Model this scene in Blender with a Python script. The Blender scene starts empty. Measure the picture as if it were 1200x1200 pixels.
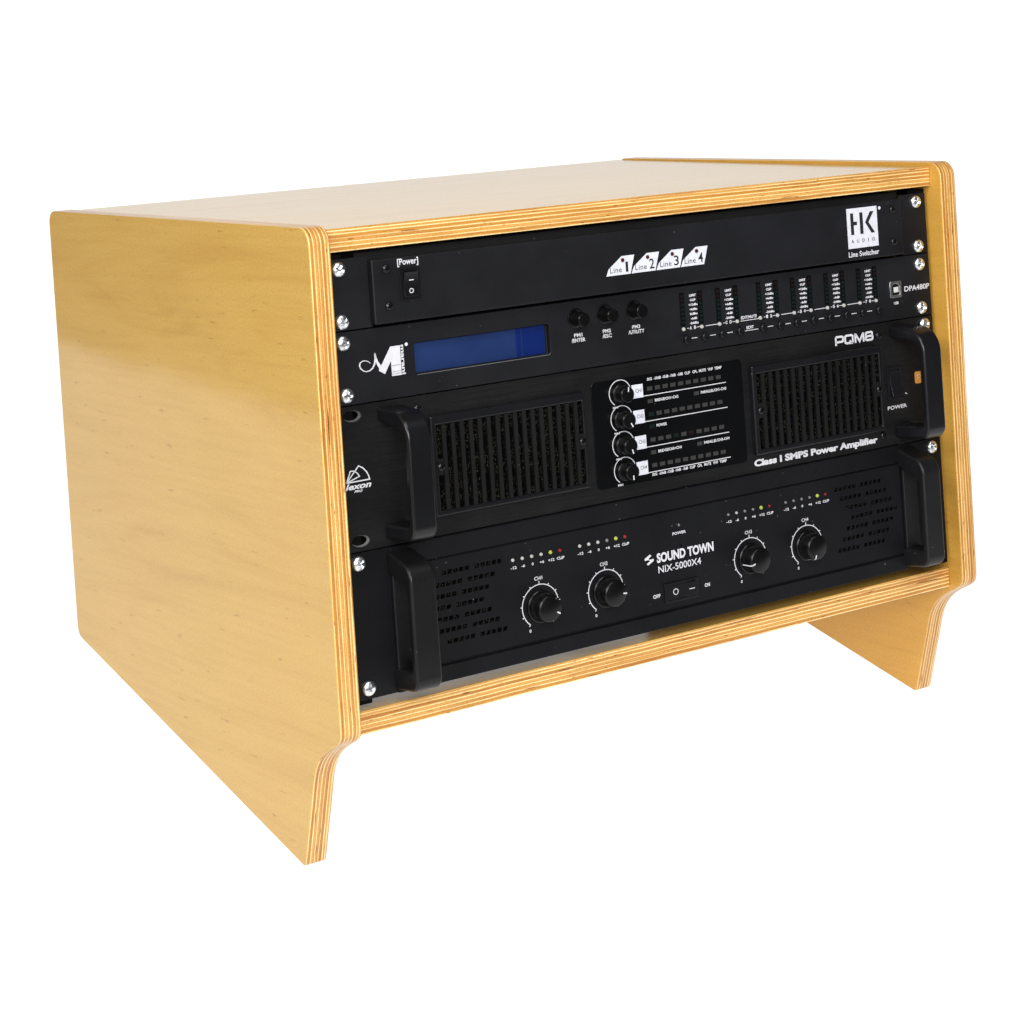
import bpy, bmesh, math, random
from mathutils import Vector, Matrix
random.seed(7)
S = bpy.context.scene
R = math.radians
TH = R(14.6)                       # the whole cabinet leans back by this angle
sT, cT = math.sin(TH), math.cos(TH)
ZG = 115.55

def world_pt(u, v, w):             # cabinet coordinates in mm (right, up, towards the viewer) -> world in m
    return Vector((u, sT*v - cT*w, cT*v + sT*w + ZG)) * 0.001

# ------------------------------------------------------------------ camera
cd = bpy.data.cameras.new('camera'); cam = bpy.data.objects.new('camera', cd)
S.collection.objects.link(cam); S.camera = cam
rot = Matrix(((0.79123300, 0.06701135, -0.60783206),
              (-0.60490733, 0.23149182, -0.76190463),
              (0.08965189, 0.97052615, 0.22369962)))
cam.matrix_world = Matrix.Translation((-0.657919, -1.132901, 0.673789+0.115550)) @ rot.to_4x4()
cd.sensor_width = 36; cd.lens = 2745.34/1200*36
cd.shift_x = -(869.05-600)/1200; cd.shift_y = (144.42-600)/1200
cd.clip_start = 0.05; cd.clip_end = 60
S.render.resolution_x = 1024; S.render.resolution_y = 1024

# ------------------------------------------------------------------ studio light
wd = bpy.data.worlds.new('World'); S.world = wd; wd.use_nodes = True
bg = wd.node_tree.nodes['Background']
bg.inputs[0].default_value = (0.95, 0.97, 1.0, 1); bg.inputs[1].default_value = 0.05
S.view_settings.view_transform = 'Standard'; S.view_settings.look = 'None'
S.view_settings.exposure = 0; S.view_settings.gamma = 1

def softbox(name, loc, target, sx, sy, power, col=(1, 1, 1)):
    l = bpy.data.lights.new(name, 'AREA'); l.shape = 'RECTANGLE'; l.size = sx; l.size_y = sy
    l.energy = power; l.color = col
    o = bpy.data.objects.new(name, l); S.collection.objects.link(o)
    o.location = loc
    o.rotation_euler = (Vector(target)-Vector(loc)).to_track_quat('-Z', 'Y').to_euler()
    return o
softbox('softbox_key', (-0.80, -1.95, 1.55), (0.2, 0.0, 0.2), 1.2, 1.1, 65, (1, 0.985, 0.96))
softbox('softbox_fill', (-1.7, -0.5, 1.7), (0.0, 0.2, 0.25), 1.0, 1.0, 36, (1, 0.98, 0.95))
softbox('softbox_top', (0.1, -0.55, 1.9), (0.2, -0.05, 0.2), 0.9, 0.25, 9, (1, 1, 1))

# ------------------------------------------------------------------ materials
def new_mat(name):
    m = bpy.data.materials.new(name); m.use_nodes = True
    nt = m.node_tree; b = nt.nodes['Principled BSDF']
    return m, nt, b
def N(nt, typ, **kw):
    n = nt.nodes.new(typ)
    for k, v in kw.items(): setattr(n, k, v)
    return n
def ramp(nt, stops, interp='LINEAR'):
    r = N(nt, 'ShaderNodeValToRGB'); r.color_ramp.interpolation = interp
    e = r.color_ramp.elements
    while len(e) > 1: e.remove(e[-1])
    e[0].position = stops[0][0]; e[0].color = (*stops[0][1], 1)
    for p, c in stops[1:]:
        x = e.new(p); x.color = (*c, 1)
    return r
def mix(nt, a, b, fac, mode='MIX'):
    n = N(nt, 'ShaderNodeMix', data_type='RGBA', blend_type=mode)
    for i, val in ((0, fac), (6, a), (7, b)):
        if hasattr(val, 'links'): nt.links.new(val, n.inputs[i])
        elif i == 0: n.inputs[0].default_value = val
        else: n.inputs[i].default_value = (*val, 1)
    return n.outputs[2]
def mapping(nt, scale, loc=(0, 0, 0), rot=(0, 0, 0)):
    tc = N(nt, 'ShaderNodeTexCoord'); mp = N(nt, 'ShaderNodeMapping')
    mp.inputs['Scale'].default_value = scale; mp.inputs['Location'].default_value = loc
    mp.inputs['Rotation'].default_value = rot
    nt.links.new(tc.outputs['Object'], mp.inputs[0]); return mp.outputs[0]
def noise(nt, vec, scale, detail=3, rough=0.5, dist=0.0):
    n = N(nt, 'ShaderNodeTexNoise'); n.inputs['Scale'].default_value = scale
    n.inputs['Detail'].default_value = detail; n.inputs['Roughness'].default_value = rough
    n.inputs['Distortion'].default_value = dist
    nt.links.new(vec, n.inputs['Vector']); return n.outputs['Fac']
def bump(nt, b, h, strength, dist=0.0002):
    n = N(nt, 'ShaderNodeBump'); n.inputs['Strength'].default_value = strength
    n.inputs['Distance'].default_value = dist
    nt.links.new(h, n.inputs['Height']); nt.links.new(n.outputs[0], b.inputs['Normal'])
    return n

def black(name, col, rough, spec=0.5, var=0.35, grain=900, bstr=0.15, metallic=0.0, brushed=False, coat=0.0):
    m, nt, b = new_mat(name)
    v = mapping(nt, (1, 1, 1))
    n1 = noise(nt, v, 14, 4, 0.6)
    r = ramp(nt, [(0.3, tuple(c*(1-var) for c in col)), (0.7, tuple(c*(1+var) for c in col))])
    nt.links.new(n1, r.inputs[0]); nt.links.new(r.outputs[0], b.inputs['Base Color'])
    nd = noise(nt, v, 420, 1, 0.4); rd = ramp(nt, [(0.80, (0, 0, 0)), (0.83, (1, 1, 1))]); nt.links.new(nd, rd.inputs[0])
    nt.links.new(mix(nt, r.outputs[0], (0.10, 0.10, 0.09), rd.outputs[0]), b.inputs['Base Color'])
    if brushed: vb = mapping(nt, (0.012, 1, 1)); g = noise(nt, vb, 1500, 4, 0.8)
    else: g = noise(nt, v, grain, 3, 0.6)
    rr = N(nt, 'ShaderNodeMapRange'); nt.links.new(g if brushed else n1, rr.inputs[0])
    rr.inputs[3].default_value = rough*0.85; rr.inputs[4].default_value = min(1, rough*1.2)
    nt.links.new(rr.outputs[0], b.inputs['Roughness'])
    b.inputs['Specular IOR Level'].default_value = spec; b.inputs['Metallic'].default_value = metallic
    b.inputs['Coat Weight'].default_value = coat; b.inputs['Coat Roughness'].default_value = 0.12
    if brushed:
        rg = ramp(nt, [(0.32, (0.55, 0.55, 0.55)), (0.7, (1.5, 1.5, 1.5))]); nt.links.new(g, rg.inputs[0])
        nt.links.new(mix(nt, r.outputs[0], rg.outputs[0], 1.0, 'MULTIPLY'), b.inputs['Base Color'])
    bump(nt, b, g, bstr)
    return m
def plain(name, col, rough=0.5, metallic=0.0, spec=0.5, emit=0.0, coat=0.0):
    m, nt, b = new_mat(name)
    v = mapping(nt, (1, 1, 1)); n1 = noise(nt, v, 300, 3, 0.6)
    r = ramp(nt, [(0.25, tuple(c*0.9 for c in col)), (0.75, tuple(min(1, c*1.08) for c in col))])
    nt.links.new(n1, r.inputs[0]); nt.links.new(r.outputs[0], b.inputs['Base Color'])
    b.inputs['Roughness'].default_value = rough; b.inputs['Metallic'].default_value = metallic
    b.inputs['Specular IOR Level'].default_value = spec; b.inputs['Coat Weight'].default_value = coat
    if emit:
        b.inputs['Emission Color'].default_value = (*col, 1); b.inputs['Emission Strength'].default_value = emit
    return m

def wood_face(name, seed, along='y', coat=0.9, fgr=0.30, tint=(1, 1, 1)):
    # varnished birch veneer, grain running front to back (local Y) or across (local X)
    m, nt, b = new_mat(name)
    sc = {'y': (24, 3.2, 24), 'x': (3.2, 24, 24)}[along]
    v = mapping(nt, sc, (seed, seed*0.7, seed*0.3))
    n1 = noise(nt, v, 1.0, 5, 0.6, 1.6)
    base = ramp(nt, [(0.26, (0.56, 0.315, 0.056)), (0.42, (0.615, 0.368, 0.074)), (0.6, (0.64, 0.39, 0.085)), (0.78, (0.61, 0.352, 0.070))])
    nt.links.new(n1, base.inputs[0])
    sc2 = {'y': (260, 9, 260), 'x': (9, 260, 260)}[along]
    n2 = noise(nt, mapping(nt, sc2), 1.0, 4, 0.65)
    fine = ramp(nt, [(0.30, (0.80, 0.76, 0.66)), (0.55, (1, 1, 1)), (0.8, (1.0, 1.0, 1.0))])
    nt.links.new(n2, fine.inputs[0])
    c = mix(nt, base.outputs[0], fine.outputs[0], fgr, 'MULTIPLY')
    # sparse short dark pores and flecks
    sc3 = {'y': (330, 48, 330), 'x': (48, 330, 330)}[along]
    n3 = noise(nt, mapping(nt, sc3, (3+seed, 1, 2)), 1.0, 2, 0.5)
    fl = ramp(nt, [(0.69, (1, 1, 1)), (0.77, (0.55, 0.38, 0.22))])
    nt.links.new(n3, fl.inputs[0])
    c = mix(nt, c, fl.outputs[0], 0.6, 'MULTIPLY')
    n4 = noise(nt, mapping(nt, (1, 1, 1), (seed, 0, 0)), 700, 4, 0.75)
    sp = ramp(nt, [(0.32, (0.72, 0.68, 0.54)), (0.5, (0.97, 0.96, 0.92)), (0.68, (1.08, 1.10, 1.2))]); nt.links.new(n4, sp.inputs[0])
    c = mix(nt, c, sp.outputs[0], 0.7, 'MULTIPLY')
    c = mix(nt, c, tint, 1.0, 'MULTIPLY')
    nt.links.new(c, b.inputs['Base Color'])
    b.inputs['Roughness'].default_value = 0.6; b.inputs['Specular IOR Level'].default_value = 0.15
    b.inputs['Coat Weight'].default_value = coat; b.inputs['Coat Roughness'].default_value = 0.11
    b.inputs['Coat IOR'].default_value = 1.62
    bump(nt, b, n2, 0.03)
    nw = noise(nt, mapping(nt, (1, 1, 1)), 9, 2, 0.4)
    bc = N(nt, 'ShaderNodeBump'); bc.inputs['Strength'].default_value = 0.4; bc.inputs['Distance'].default_value = 0.0015
    nt.links.new(nw, bc.inputs['Height']); nt.links.new(bc.outputs[0], b.inputs['Coat Normal'])
    return m

def wood_edge(name, axis, t0, thick, seed):
    # layered plywood edge: plies stacked along the thickness axis
    m, nt, b = new_mat(name)
    tc = N(nt, 'ShaderNodeTexCoord'); sep = N(nt, 'ShaderNodeSeparateXYZ')
    wob = N(nt, 'ShaderNodeTexNoise'); wob.inputs['Scale'].default_value = 22; wob.inputs['Detail'].default_value = 3
    nt.links.new(tc.outputs['Object'], wob.inputs['Vector']); nt.links.new(tc.outputs['Object'], sep.inputs[0])
    w0 = N(nt, 'ShaderNodeMath', operation='MULTIPLY_ADD'); nt.links.new(wob.outputs['Fac'], w0.inputs[0])
    w0.inputs[1].default_value = 0.0011; nt.links.new(sep.outputs[axis], w0.inputs[2])
    mr = N(nt, 'ShaderNodeMapRange'); nt.links.new(w0.outputs[0], mr.inputs[0])
    mr.inputs[1].default_value = t0+0.00055; mr.inputs[2].default_value = t0+thick+0.00055
    A = (0.60, 0.305, 0.065); B = (0.70, 0.39, 0.105); Lc = (1.0, 0.76, 0.38); D = (0.50, 0.225, 0.042)
    st = [(0, Lc), (0.05, Lc), (0.065, A), (0.14, D), (0.195, A), (0.21, Lc), (0.24, Lc), (0.255, A), (0.31, B), (0.375, A), (0.39, Lc), (0.415, Lc), (0.43, A), (0.50, B), (0.545, A),
          (0.56, Lc), (0.59, Lc), (0.605, A), (0.68, D), (0.73, A), (0.745, Lc), (0.77, Lc), (0.785, B), (0.86, A), (0.885, Lc), (0.915, Lc), (0.93, A), (0.99, B)]
    st = sorted(st)
    r = ramp(nt, st); nt.links.new(mr.outputs[0], r.inputs[0])
    # long streaks along the plies
    big = [38, 38, 38]; big['XYZ'.index(axis)] = 900
    n1 = noise(nt, mapping(nt, tuple(big), (seed, seed, seed)), 1.0, 5, 0.75)
    s1 = ramp(nt, [(0.32, (0.55, 0.42, 0.28)), (0.46, (1, 0.96, 0.9)), (0.62, (1.0, 1.0, 1.0)), (0.78, (1.15, 1.2, 1.3))]); nt.links.new(n1, s1.inputs[0])
    c = mix(nt, r.outputs[0], s1.outputs[0], 0.75, 'MULTIPLY')
    # uneven darkening of single plies along their run
    vd = [7, 7, 7]; vd['XYZ'.index(axis)] = 420
    nd = noise(nt, mapping(nt, tuple(vd), (seed, 4, seed)), 1.0, 3, 0.6)
    sd = ramp(nt, [(0.38, (0.70, 0.55, 0.40)), (0.52, (1, 1, 1)), (0.75, (1.08, 1.12, 1.2))]); nt.links.new(nd, sd.inputs[0])
    c = mix(nt, c, sd.outputs[0], 0.8, 'MULTIPLY')
    ne = noise(nt, mapping(nt, tuple([110 if q < 100 else 700 for q in vd]), (seed, 9, seed)), 1.0, 2, 0.5)
    se = ramp(nt, [(0.68, (1, 1, 1)), (0.73, (0.35, 0.20, 0.10))]); nt.links.new(ne, se.inputs[0])
    c = mix(nt, c, se.outputs[0], 0.8, 'MULTIPLY')
    # end-grain speckle
    n2 = noise(nt, mapping(nt, (1, 1, 1)), 1300, 2, 0.7)
    s2 = ramp(nt, [(0.30, (0.70, 0.58, 0.44)), (0.55, (1, 1, 1))]); nt.links.new(n2, s2.inputs[0])
    c = mix(nt, c, s2.outputs[0], 0.6, 'MULTIPLY')
    # dark voids in the core plies
    vo = [24, 24, 24]; vo['XYZ'.index(axis)] = 520
    n3 = noise(nt, mapping(nt, tuple(vo), (seed*2, 1.3, seed)), 1.0, 2, 0.5)
    s3 = ramp(nt, [(0.69, (1, 1, 1)), (0.73, (0.22, 0.10, 0.04))]); nt.links.new(n3, s3.inputs[0])
    c = mix(nt, c, s3.outputs[0], 0.85, 'MULTIPLY')
    nt.links.new(c, b.inputs['Base Color'])
    b.inputs['Roughness'].default_value = 0.42; b.inputs['Coat Weight'].default_value = 0.35
    b.inputs['Coat Roughness'].default_value = 0.25
    bump(nt, b, n1, 0.25, 0.0003)
    return m

M = {}
M['satin'] = black('satin_black_paint', (0.0058, 0.0061, 0.0080), 0.50, 0.26)
M['deep'] = black('deep_black_paint', (0.0034, 0.0036, 0.0048), 0.50, 0.20)
M['flat'] = black('matt_black_paint', (0.0034, 0.0036, 0.0044), 0.6, 0.2)
M['brushed'] = black('brushed_black_aluminium', (0.0095, 0.0095, 0.0100), 0.38, 0.30, 0.4, bstr=0.8, metallic=0.3, brushed=True)
M['plastic'] = black('black_plastic', (0.0050, 0.0052, 0.0065), 0.30, 0.40, 0.25, 1400, 0.08)
M['rubber'] = black('black_rubbery_plastic', (0.0060, 0.0061, 0.0070), 0.40, 0.30, 0.35, 700, 0.2)
M['gloss'] = black('glossy_black_foil', (0.0022, 0.0024, 0.0028), 0.22, 0.35, 0.2, 500, 0.02)
M['steel'] = black('black_steel_case', (0.006, 0.006, 0.007), 0.6, 0.3)
M['white'] = plain('white_print', (0.60, 0.60, 0.64), 0.55, spec=0.2)
M['plate'] = plain('white_label_print', (0.62, 0.635, 0.70), 0.5, spec=0.2)
M['grey'] = plain('grey_print', (0.09, 0.09, 0.10), 0.55, spec=0.2)
M['ink'] = plain('black_ink', (0.012, 0.012, 0.015), 0.5)
M['zinc'] = plain('zinc_plated_steel', (0.80, 0.82, 0.84), 0.30, metallic=1.0)
M['recess'] = plain('dark_recess', (0.002, 0.002, 0.002), 0.8, spec=0.1)
M['lens_clear'] = plain('pale_clear_lens', (0.42, 0.42, 0.40), 0.3)
M['lens_dim'] = plain('dull_grey_lens', (0.16, 0.17, 0.17), 0.3)
M['lens_yellow'] = plain('yellow_green_lens', (0.38, 0.42, 0.06), 0.3)
M['lens_red'] = plain('dark_red_lens', (0.26, 0.010, 0.025), 0.3)
M['lens_maroon'] = plain('unlit_maroon_lens', (0.05, 0.006, 0.006), 0.25)
M['led_grey'] = plain('unlit_grey_window', (0.035, 0.034, 0.034), 0.35)
M['led_green'] = plain('unlit_green_window', (0.0025, 0.009, 0.007), 0.3)
M['led_dark_red'] = plain('unlit_red_window', (0.009, 0.0035, 0.0035), 0.3)
M['ledge_highlight'] = plain('painted_ledge_highlight', (0.30, 0.30, 0.30), 0.3, metallic=0.6)  # pale tone for the painted highlight below the display
M['knob'] = black('glossy_black_knob', (0.0022, 0.0023, 0.0026), 0.30, 0.3, 0.2, 1400, 0.03)
M['orange'] = plain('orange_sticker', (0.85, 0.36, 0.06), 0.5)
M['usb_white'] = plain('usb_plastic', (0.55, 0.57, 0.56), 0.4)

def lcd_mat():
    m, nt, b = new_mat('blue_display')
    v = mapping(nt, (1, 1, 1)); sep = N(nt, 'ShaderNodeSeparateXYZ'); nt.links.new(v, sep.inputs[0])
    n1 = noise(nt, v, 40, 3, 0.5)
    r = ramp(nt, [(0.3, (0.008, 0.021, 0.085)), (0.7, (0.011, 0.029, 0.108))]); nt.links.new(n1, r.inputs[0])
    nt.links.new(r.outputs[0], b.inputs['Base Color']); b.inputs['Roughness'].default_value = 0.3
    nt.links.new(r.outputs[0], b.inputs['Emission Color']); b.inputs['Emission Strength'].default_value = 0.08
    b.inputs['Coat Weight'].default_value = 0.6; b.inputs['Coat Roughness'].default_value = 0.05
    return m
M['lcd'] = lcd_mat()
M['lcd_side'] = plain('deep_blue_display', (0.0012, 0.010, 0.085), 0.3, emit=0.25, coat=0.6)

def foam_mat():
    m, nt, b = new_mat('speckled_black_foam')
    v = mapping(nt, (1, 1, 1))
    vo = N(nt, 'ShaderNodeTexVoronoi'); vo.inputs['Scale'].default_value = 850; nt.links.new(v, vo.inputs['Vector'])
    r = ramp(nt, [(0.0, (0.09, 0.082, 0.06)), (0.22, (0.03, 0.027, 0.017)), (0.4, (0.001, 0.001, 0.001))])
    nt.links.new(vo.outputs['Distance'], r.inputs[0])
    n = noise(nt, v, 160, 2, 0.6); r2 = ramp(nt, [(0.36, (0, 0, 0)), (0.55, (1, 1, 1))]); nt.links.new(n, r2.inputs[0])
    c = mix(nt, (0.001, 0.001, 0.001), r.outputs[0], r2.outputs[0])
    nt.links.new(c, b.inputs['Base Color']); b.inputs['Roughness'].default_value = 0.9; b.inputs['Specular IOR Level'].default_value = 0.02
    return m
M['foam'] = foam_mat()

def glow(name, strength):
    # emission added to the white setting so it lights the cabinet and hides shadows
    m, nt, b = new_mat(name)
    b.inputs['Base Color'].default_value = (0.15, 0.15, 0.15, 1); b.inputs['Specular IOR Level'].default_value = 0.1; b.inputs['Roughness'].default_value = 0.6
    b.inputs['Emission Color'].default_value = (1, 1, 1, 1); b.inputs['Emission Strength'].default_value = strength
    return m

# ------------------------------------------------------------------ mesh helper
class MB:
    def __init__(s): s.v = []; s.f = []; s.m = []
    def add(s, vs, fs, mi=0):
        k = len(s.v); s.v += [tuple(p) for p in vs]
        for f in fs: s.f.append([k+i for i in f]); s.m.append(mi)
        return s
    def box(s, u0, u1, v0, v1, w0, w1, mi=0):
        vs = [(u, v, w) for w in (w0, w1) for v in (v0, v1) for u in (u0, u1)]
        return s.add(vs, [(0, 2, 3, 1), (4, 5, 7, 6), (0, 1, 5, 4), (2, 6, 7, 3), (0, 4, 6, 2), (1, 3, 7, 5)], mi)
    def prism(s, poly, w0, w1, mi=0, side=None):          # polygon in (u, v), counter-clockwise, extruded along w
        a = sum(p[0]*q[1]-q[0]*p[1] for p, q in zip(poly, poly[1:]+poly[:1]))
        if a < 0: poly = poly[::-1]
        n = len(poly); side = mi if side is None else side
        s.add([(u, v, w0) for u, v in poly]+[(u, v, w1) for u, v in poly], [], 0); k = len(s.v)-2*n
        s.f.append([k+i for i in range(n)][::-1]); s.m.append(mi)
        s.f.append([k+n+i for i in range(n)]); s.m.append(mi)
        for i in range(n):
            j = (i+1) % n; s.f.append([k+i, k+j, k+n+j, k+n+i]); s.m.append(side)
        return s
    def prism_u(s, poly, u0, u1, mi=0, side=None):        # polygon in (v, w) extruded along u
        a = sum(p[0]*q[1]-q[0]*p[1] for p, q in zip(poly, poly[1:]+poly[:1]))
        if a < 0: poly = poly[::-1]
        n = len(poly); side = mi if side is None else side
        k = len(s.v); s.v += [(u0, v, w) for v, w in poly]+[(u1, v, w) for v, w in poly]
        s.f.append([k+i for i in range(n)][::-1]); s.m.append(mi)
        s.f.append([k+n+i for i in range(n)]); s.m.append(mi)
        for i in range(n):
            j = (i+1) % n; s.f.append([k+i, k+j, k+n+j, k+n+i]); s.m.append(side)
        return s
    def lathe(s, cu, cv, prof, seg=24, mi=0, mats=None):  # profile of (r, w) from back to front, closed by caps
        k = len(s.v)
        for r, w in prof:
            for i in range(seg):
                a = 2*math.pi*i/seg; s.v.append((cu+r*math.cos(a), cv+r*math.sin(a), w))
        for j in range(len(prof)-1):
            for i in range(seg):
                i2 = (i+1) % seg
                s.f.append([k+j*seg+i, k+j*seg+i2, k+(j+1)*seg+i2, k+(j+1)*seg+i]); s.m.append(mats[j] if mats else mi)
        s.f.append([k+i for i in range(seg)][::-1]); s.m.append(mi)
        q = k+(len(prof)-1)*seg
        s.f.append([q+i for i in range(seg)]); s.m.append(mats[-1] if mats else mi)
        return s
    def sheet(s, poly, w, mi=0):                          # a thin printed patch
        return s.prism(poly, w-0.02, w+0.06, mi)
    def band(s, pts, width, w, mi=0, closed=False):       # printed stroke along a polyline
        n = len(pts); L, Rr = [], []
        for i in range(n):
            a = Vector(pts[(i-1) % n if closed else max(i-1, 0)]); b = Vector(pts[(i+1) % n if closed else min(i+1, n-1)])
            c = Vector(pts[i]); d1 = (c-a); d2 = (b-c)
            if d1.length < 1e-9: d1 = d2
            if d2.length < 1e-9: d2 = d1
            d1 = d1.normalized(); d2 = d2.normalized(); t = (d1+d2)
            t = t.normalized() if t.length > 1e-6 else d1
            nn = Vector((-t.y, t.x)); k = max(0.5, abs(nn.dot(Vector((-d1.y, d1.x)))))
            ww = width[i] if isinstance(width, (list, tuple)) else width
            L.append(c+nn*ww/2/k); Rr.append(c-nn*ww/2/k)
        m = n if closed else n-1
        for i in range(m):
            j = (i+1) % n
            s.prism([tuple(Rr[i]), tuple(Rr[j]), tuple(L[j]), tuple(L[i])], w-0.02, w+0.06, mi)
        return s
    def mesh(s, name, mats, o=(0, 0, 0), smooth=True):
        me = bpy.data.meshes.new(name)
        me.from_pydata([((u-o[0])*.001, -(w-o[2])*.001, (v-o[1])*.001) for u, v, w in s.v], [], s.f)
        for mm in mats: me.materials.append(M[mm] if isinstance(mm, str) else mm)
        me.polygons.foreach_set('material_index', s.m)
        me.update()
        if smooth:
            me.polygons.foreach_set('use_smooth', [True]*len(me.polygons)); me.set_sharp_from_angle(angle=R(38))
        return me

class Thing:
    def __init__(s, name, origin, label, cat):
        e = bpy.data.objects.new(name, None); S.collection.objects.link(e)
        e.location = world_pt(*origin); e.rotation_euler = (-TH, 0, 0); e.empty_display_size = 0.05
        e['label'] = label; e['category'] = cat
        s.e = e; s.o = origin
    def part(s, name, mb, mats, parent=None, bevel=0, seg=2, smooth=True, label=None, cut=None, at=None, kind=None):
        o = s.o if at is None else at
        mats = [mats] if not isinstance(mats, (list, tuple)) else mats
        me = mb.mesh(name, mats, o, smooth) if isinstance(mb, MB) else mb
        if cut is not None: me = boolean(me, cut.mesh('cutter', mats[:1], o, False), name)
        ob = bpy.data.objects.new(name, me); S.collection.objects.link(ob)
        ob.parent = parent or s.e
        if at is not None:
            base = getattr(parent, 'model_at', s.o) if parent else s.o
            d = [a-b for a, b in zip(at, base)]
            ob.location = (d[0]*.001, -d[2]*.001, d[1]*.001)
        if parent is not None and at is None and hasattr(parent, 'loc_off'): pass
        if bevel:
            bm = ob.modifiers.new('bevel', 'BEVEL'); bm.width = bevel*.001; bm.segments = seg
            bm.limit_method = 'ANGLE'; bm.angle_limit = R(40); bm.harden_normals = True
        if label: ob['label'] = label
        if kind: ob['kind'] = kind
        return ob

def boolean(me, cutter_me, name):
    a = bpy.data.objects.new('tmp_a', me); b = bpy.data.objects.new('tmp_b', cutter_me)
    S.collection.objects.link(a); S.collection.objects.link(b)
    md = a.modifiers.new('cut', 'BOOLEAN'); md.operation = 'DIFFERENCE'; md.object = b; md.solver = 'EXACT'
    dg = bpy.context.evaluated_depsgraph_get(); dg.update()
    out = bpy.data.meshes.new_from_object(a.evaluated_get(dg)); out.name = name
    bpy.data.objects.remove(a); bpy.data.objects.remove(b)
    out.polygons.foreach_set('use_smooth', [True]*len(out.polygons)); out.set_sharp_from_angle(angle=R(38))
    return out

def text_mesh(txt, bold=0.0, shear=0.0, spacing=1.0, res=3):
    cu = bpy.data.curves.new('txt', 'FONT'); cu.body = txt; cu.size = 1; cu.offset = bold; cu.shear = shear
    cu.space_character = spacing; cu.resolution_u = res; cu.fill_mode = 'FRONT'
    ob = bpy.data.objects.new('txt', cu); S.collection.objects.link(ob)
    dg = bpy.context.evaluated_depsgraph_get(); dg.update()
    me = bpy.data.meshes.new_from_object(ob.evaluated_get(dg))
    vs = [tuple(v.co) for v in me.vertices]; fs = [tuple(p.vertices) for p in me.polygons]
    bpy.data.objects.remove(ob); bpy.data.meshes.remove(me); bpy.data.curves.remove(cu)
    return vs, fs
def txt(mb, s, u0, u1, v0, v1, w, mi=0, bold=0.0, shear=0.0, spacing=1.0, rot=0, res=3):
    """fit the string into the rectangle u0..u1, v0..v1 (u1 None keeps the proportions)"""
    vs, fs = text_mesh(s, bold, shear, spacing, res)
    if rot: vs = [(y, -x, z) for x, y, z in vs]
    x0 = min(p[0] for p in vs); x1 = max(p[0] for p in vs); y0 = min(p[1] for p in vs); y1 = max(p[1] for p in vs)
    sy = (v1-v0)/max(y1-y0, 1e-6)
    if u1 is None: sx = sy*0.95; off = u0
    elif isinstance(u0, str): sx = sy*0.95; off = u1-(x1-x0)*sx/2
    else: sx = (u1-u0)/max(x1-x0, 1e-6); off = u0
    mb.add([(off+(x-x0)*sx, v0+(y-y0)*sy, w+0.08) for x, y, z in vs], fs, mi)
    return mb

def arc_pts(cu, cv, r, a0, a1, n): return [(cu+r*math.cos(R(a0+(a1-a0)*i/n)), cv+r*math.sin(R(a0+(a1-a0)*i/n))) for i in range(n+1)]
def rrect(u0, u1, v0, v1, r, n=5):
    p = []
    for cu, cv, a in ((u1-r, v0+r, -90), (u1-r, v1-r, 0), (u0+r, v1-r, 90), (u0+r, v0+r, 180)): p += arc_pts(cu, cv, r, a, a+90, n)
    return p
def fillet(poly, rs, n=6):
    """round the corners of a polygon; rs gives a radius per corner"""
    out = []; m = len(poly)
    for i in range(m):
        p = Vector(poly[i]); a = (Vector(poly[i-1])-p); b = (Vector(poly[(i+1) % m])-p); r = rs[i]
        if r <= 0: out.append(tuple(p)); continue
        a.normalize(); b.normalize(); half = math.acos(max(-1, min(1, a.dot(b))))/2
        d = r/math.tan(half); c = p+(a+b).normalized()*(r/math.sin(half))
        s0 = p+a*d; s1 = p+b*d
        a0 = math.atan2(s0.y-c.y, s0.x-c.x); a1 = math.atan2(s1.y-c.y, s1.x-c.x)
        da = (a1-a0+math.pi) % (2*math.pi)-math.pi
        for k in range(n+1): out.append((c.x+r*math.cos(a0+da*k/n), c.y+r*math.sin(a0+da*k/n)))
    return out

# ------------------------------------------------------------------ the white ground and curved backdrop, with added glow
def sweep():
    # left border cut askew to place the glow's mirrored edge on the varnished side
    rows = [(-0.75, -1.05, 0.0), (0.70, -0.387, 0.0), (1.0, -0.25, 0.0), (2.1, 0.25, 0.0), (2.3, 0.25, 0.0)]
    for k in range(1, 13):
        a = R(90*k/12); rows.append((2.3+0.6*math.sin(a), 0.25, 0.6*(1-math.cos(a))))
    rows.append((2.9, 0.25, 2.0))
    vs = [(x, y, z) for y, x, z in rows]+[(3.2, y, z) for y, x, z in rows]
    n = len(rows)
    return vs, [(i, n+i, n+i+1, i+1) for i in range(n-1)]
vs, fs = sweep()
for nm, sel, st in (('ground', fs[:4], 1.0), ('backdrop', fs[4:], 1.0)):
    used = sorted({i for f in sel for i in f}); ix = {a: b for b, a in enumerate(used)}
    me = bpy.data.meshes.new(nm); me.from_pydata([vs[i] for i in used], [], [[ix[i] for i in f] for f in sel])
    me.materials.append(glow('added_glow_white_'+nm, st))
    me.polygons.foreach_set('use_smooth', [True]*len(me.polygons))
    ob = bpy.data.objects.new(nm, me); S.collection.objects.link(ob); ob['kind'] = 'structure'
me = bpy.data.meshes.new('floor'); me.from_pydata([(-6, -6, -0.012), (6, -6, -0.012), (6, 6, -0.012), (-6, 6, -0.012)], [], [(0, 1, 2, 3)])
me.materials.append(plain('grey_studio_floor', (0.42, 0.42, 0.42), 0.7, spec=0.2))
ob = bpy.data.objects.new('floor', me); S.collection.objects.link(ob); ob['kind'] = 'structure'

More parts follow.
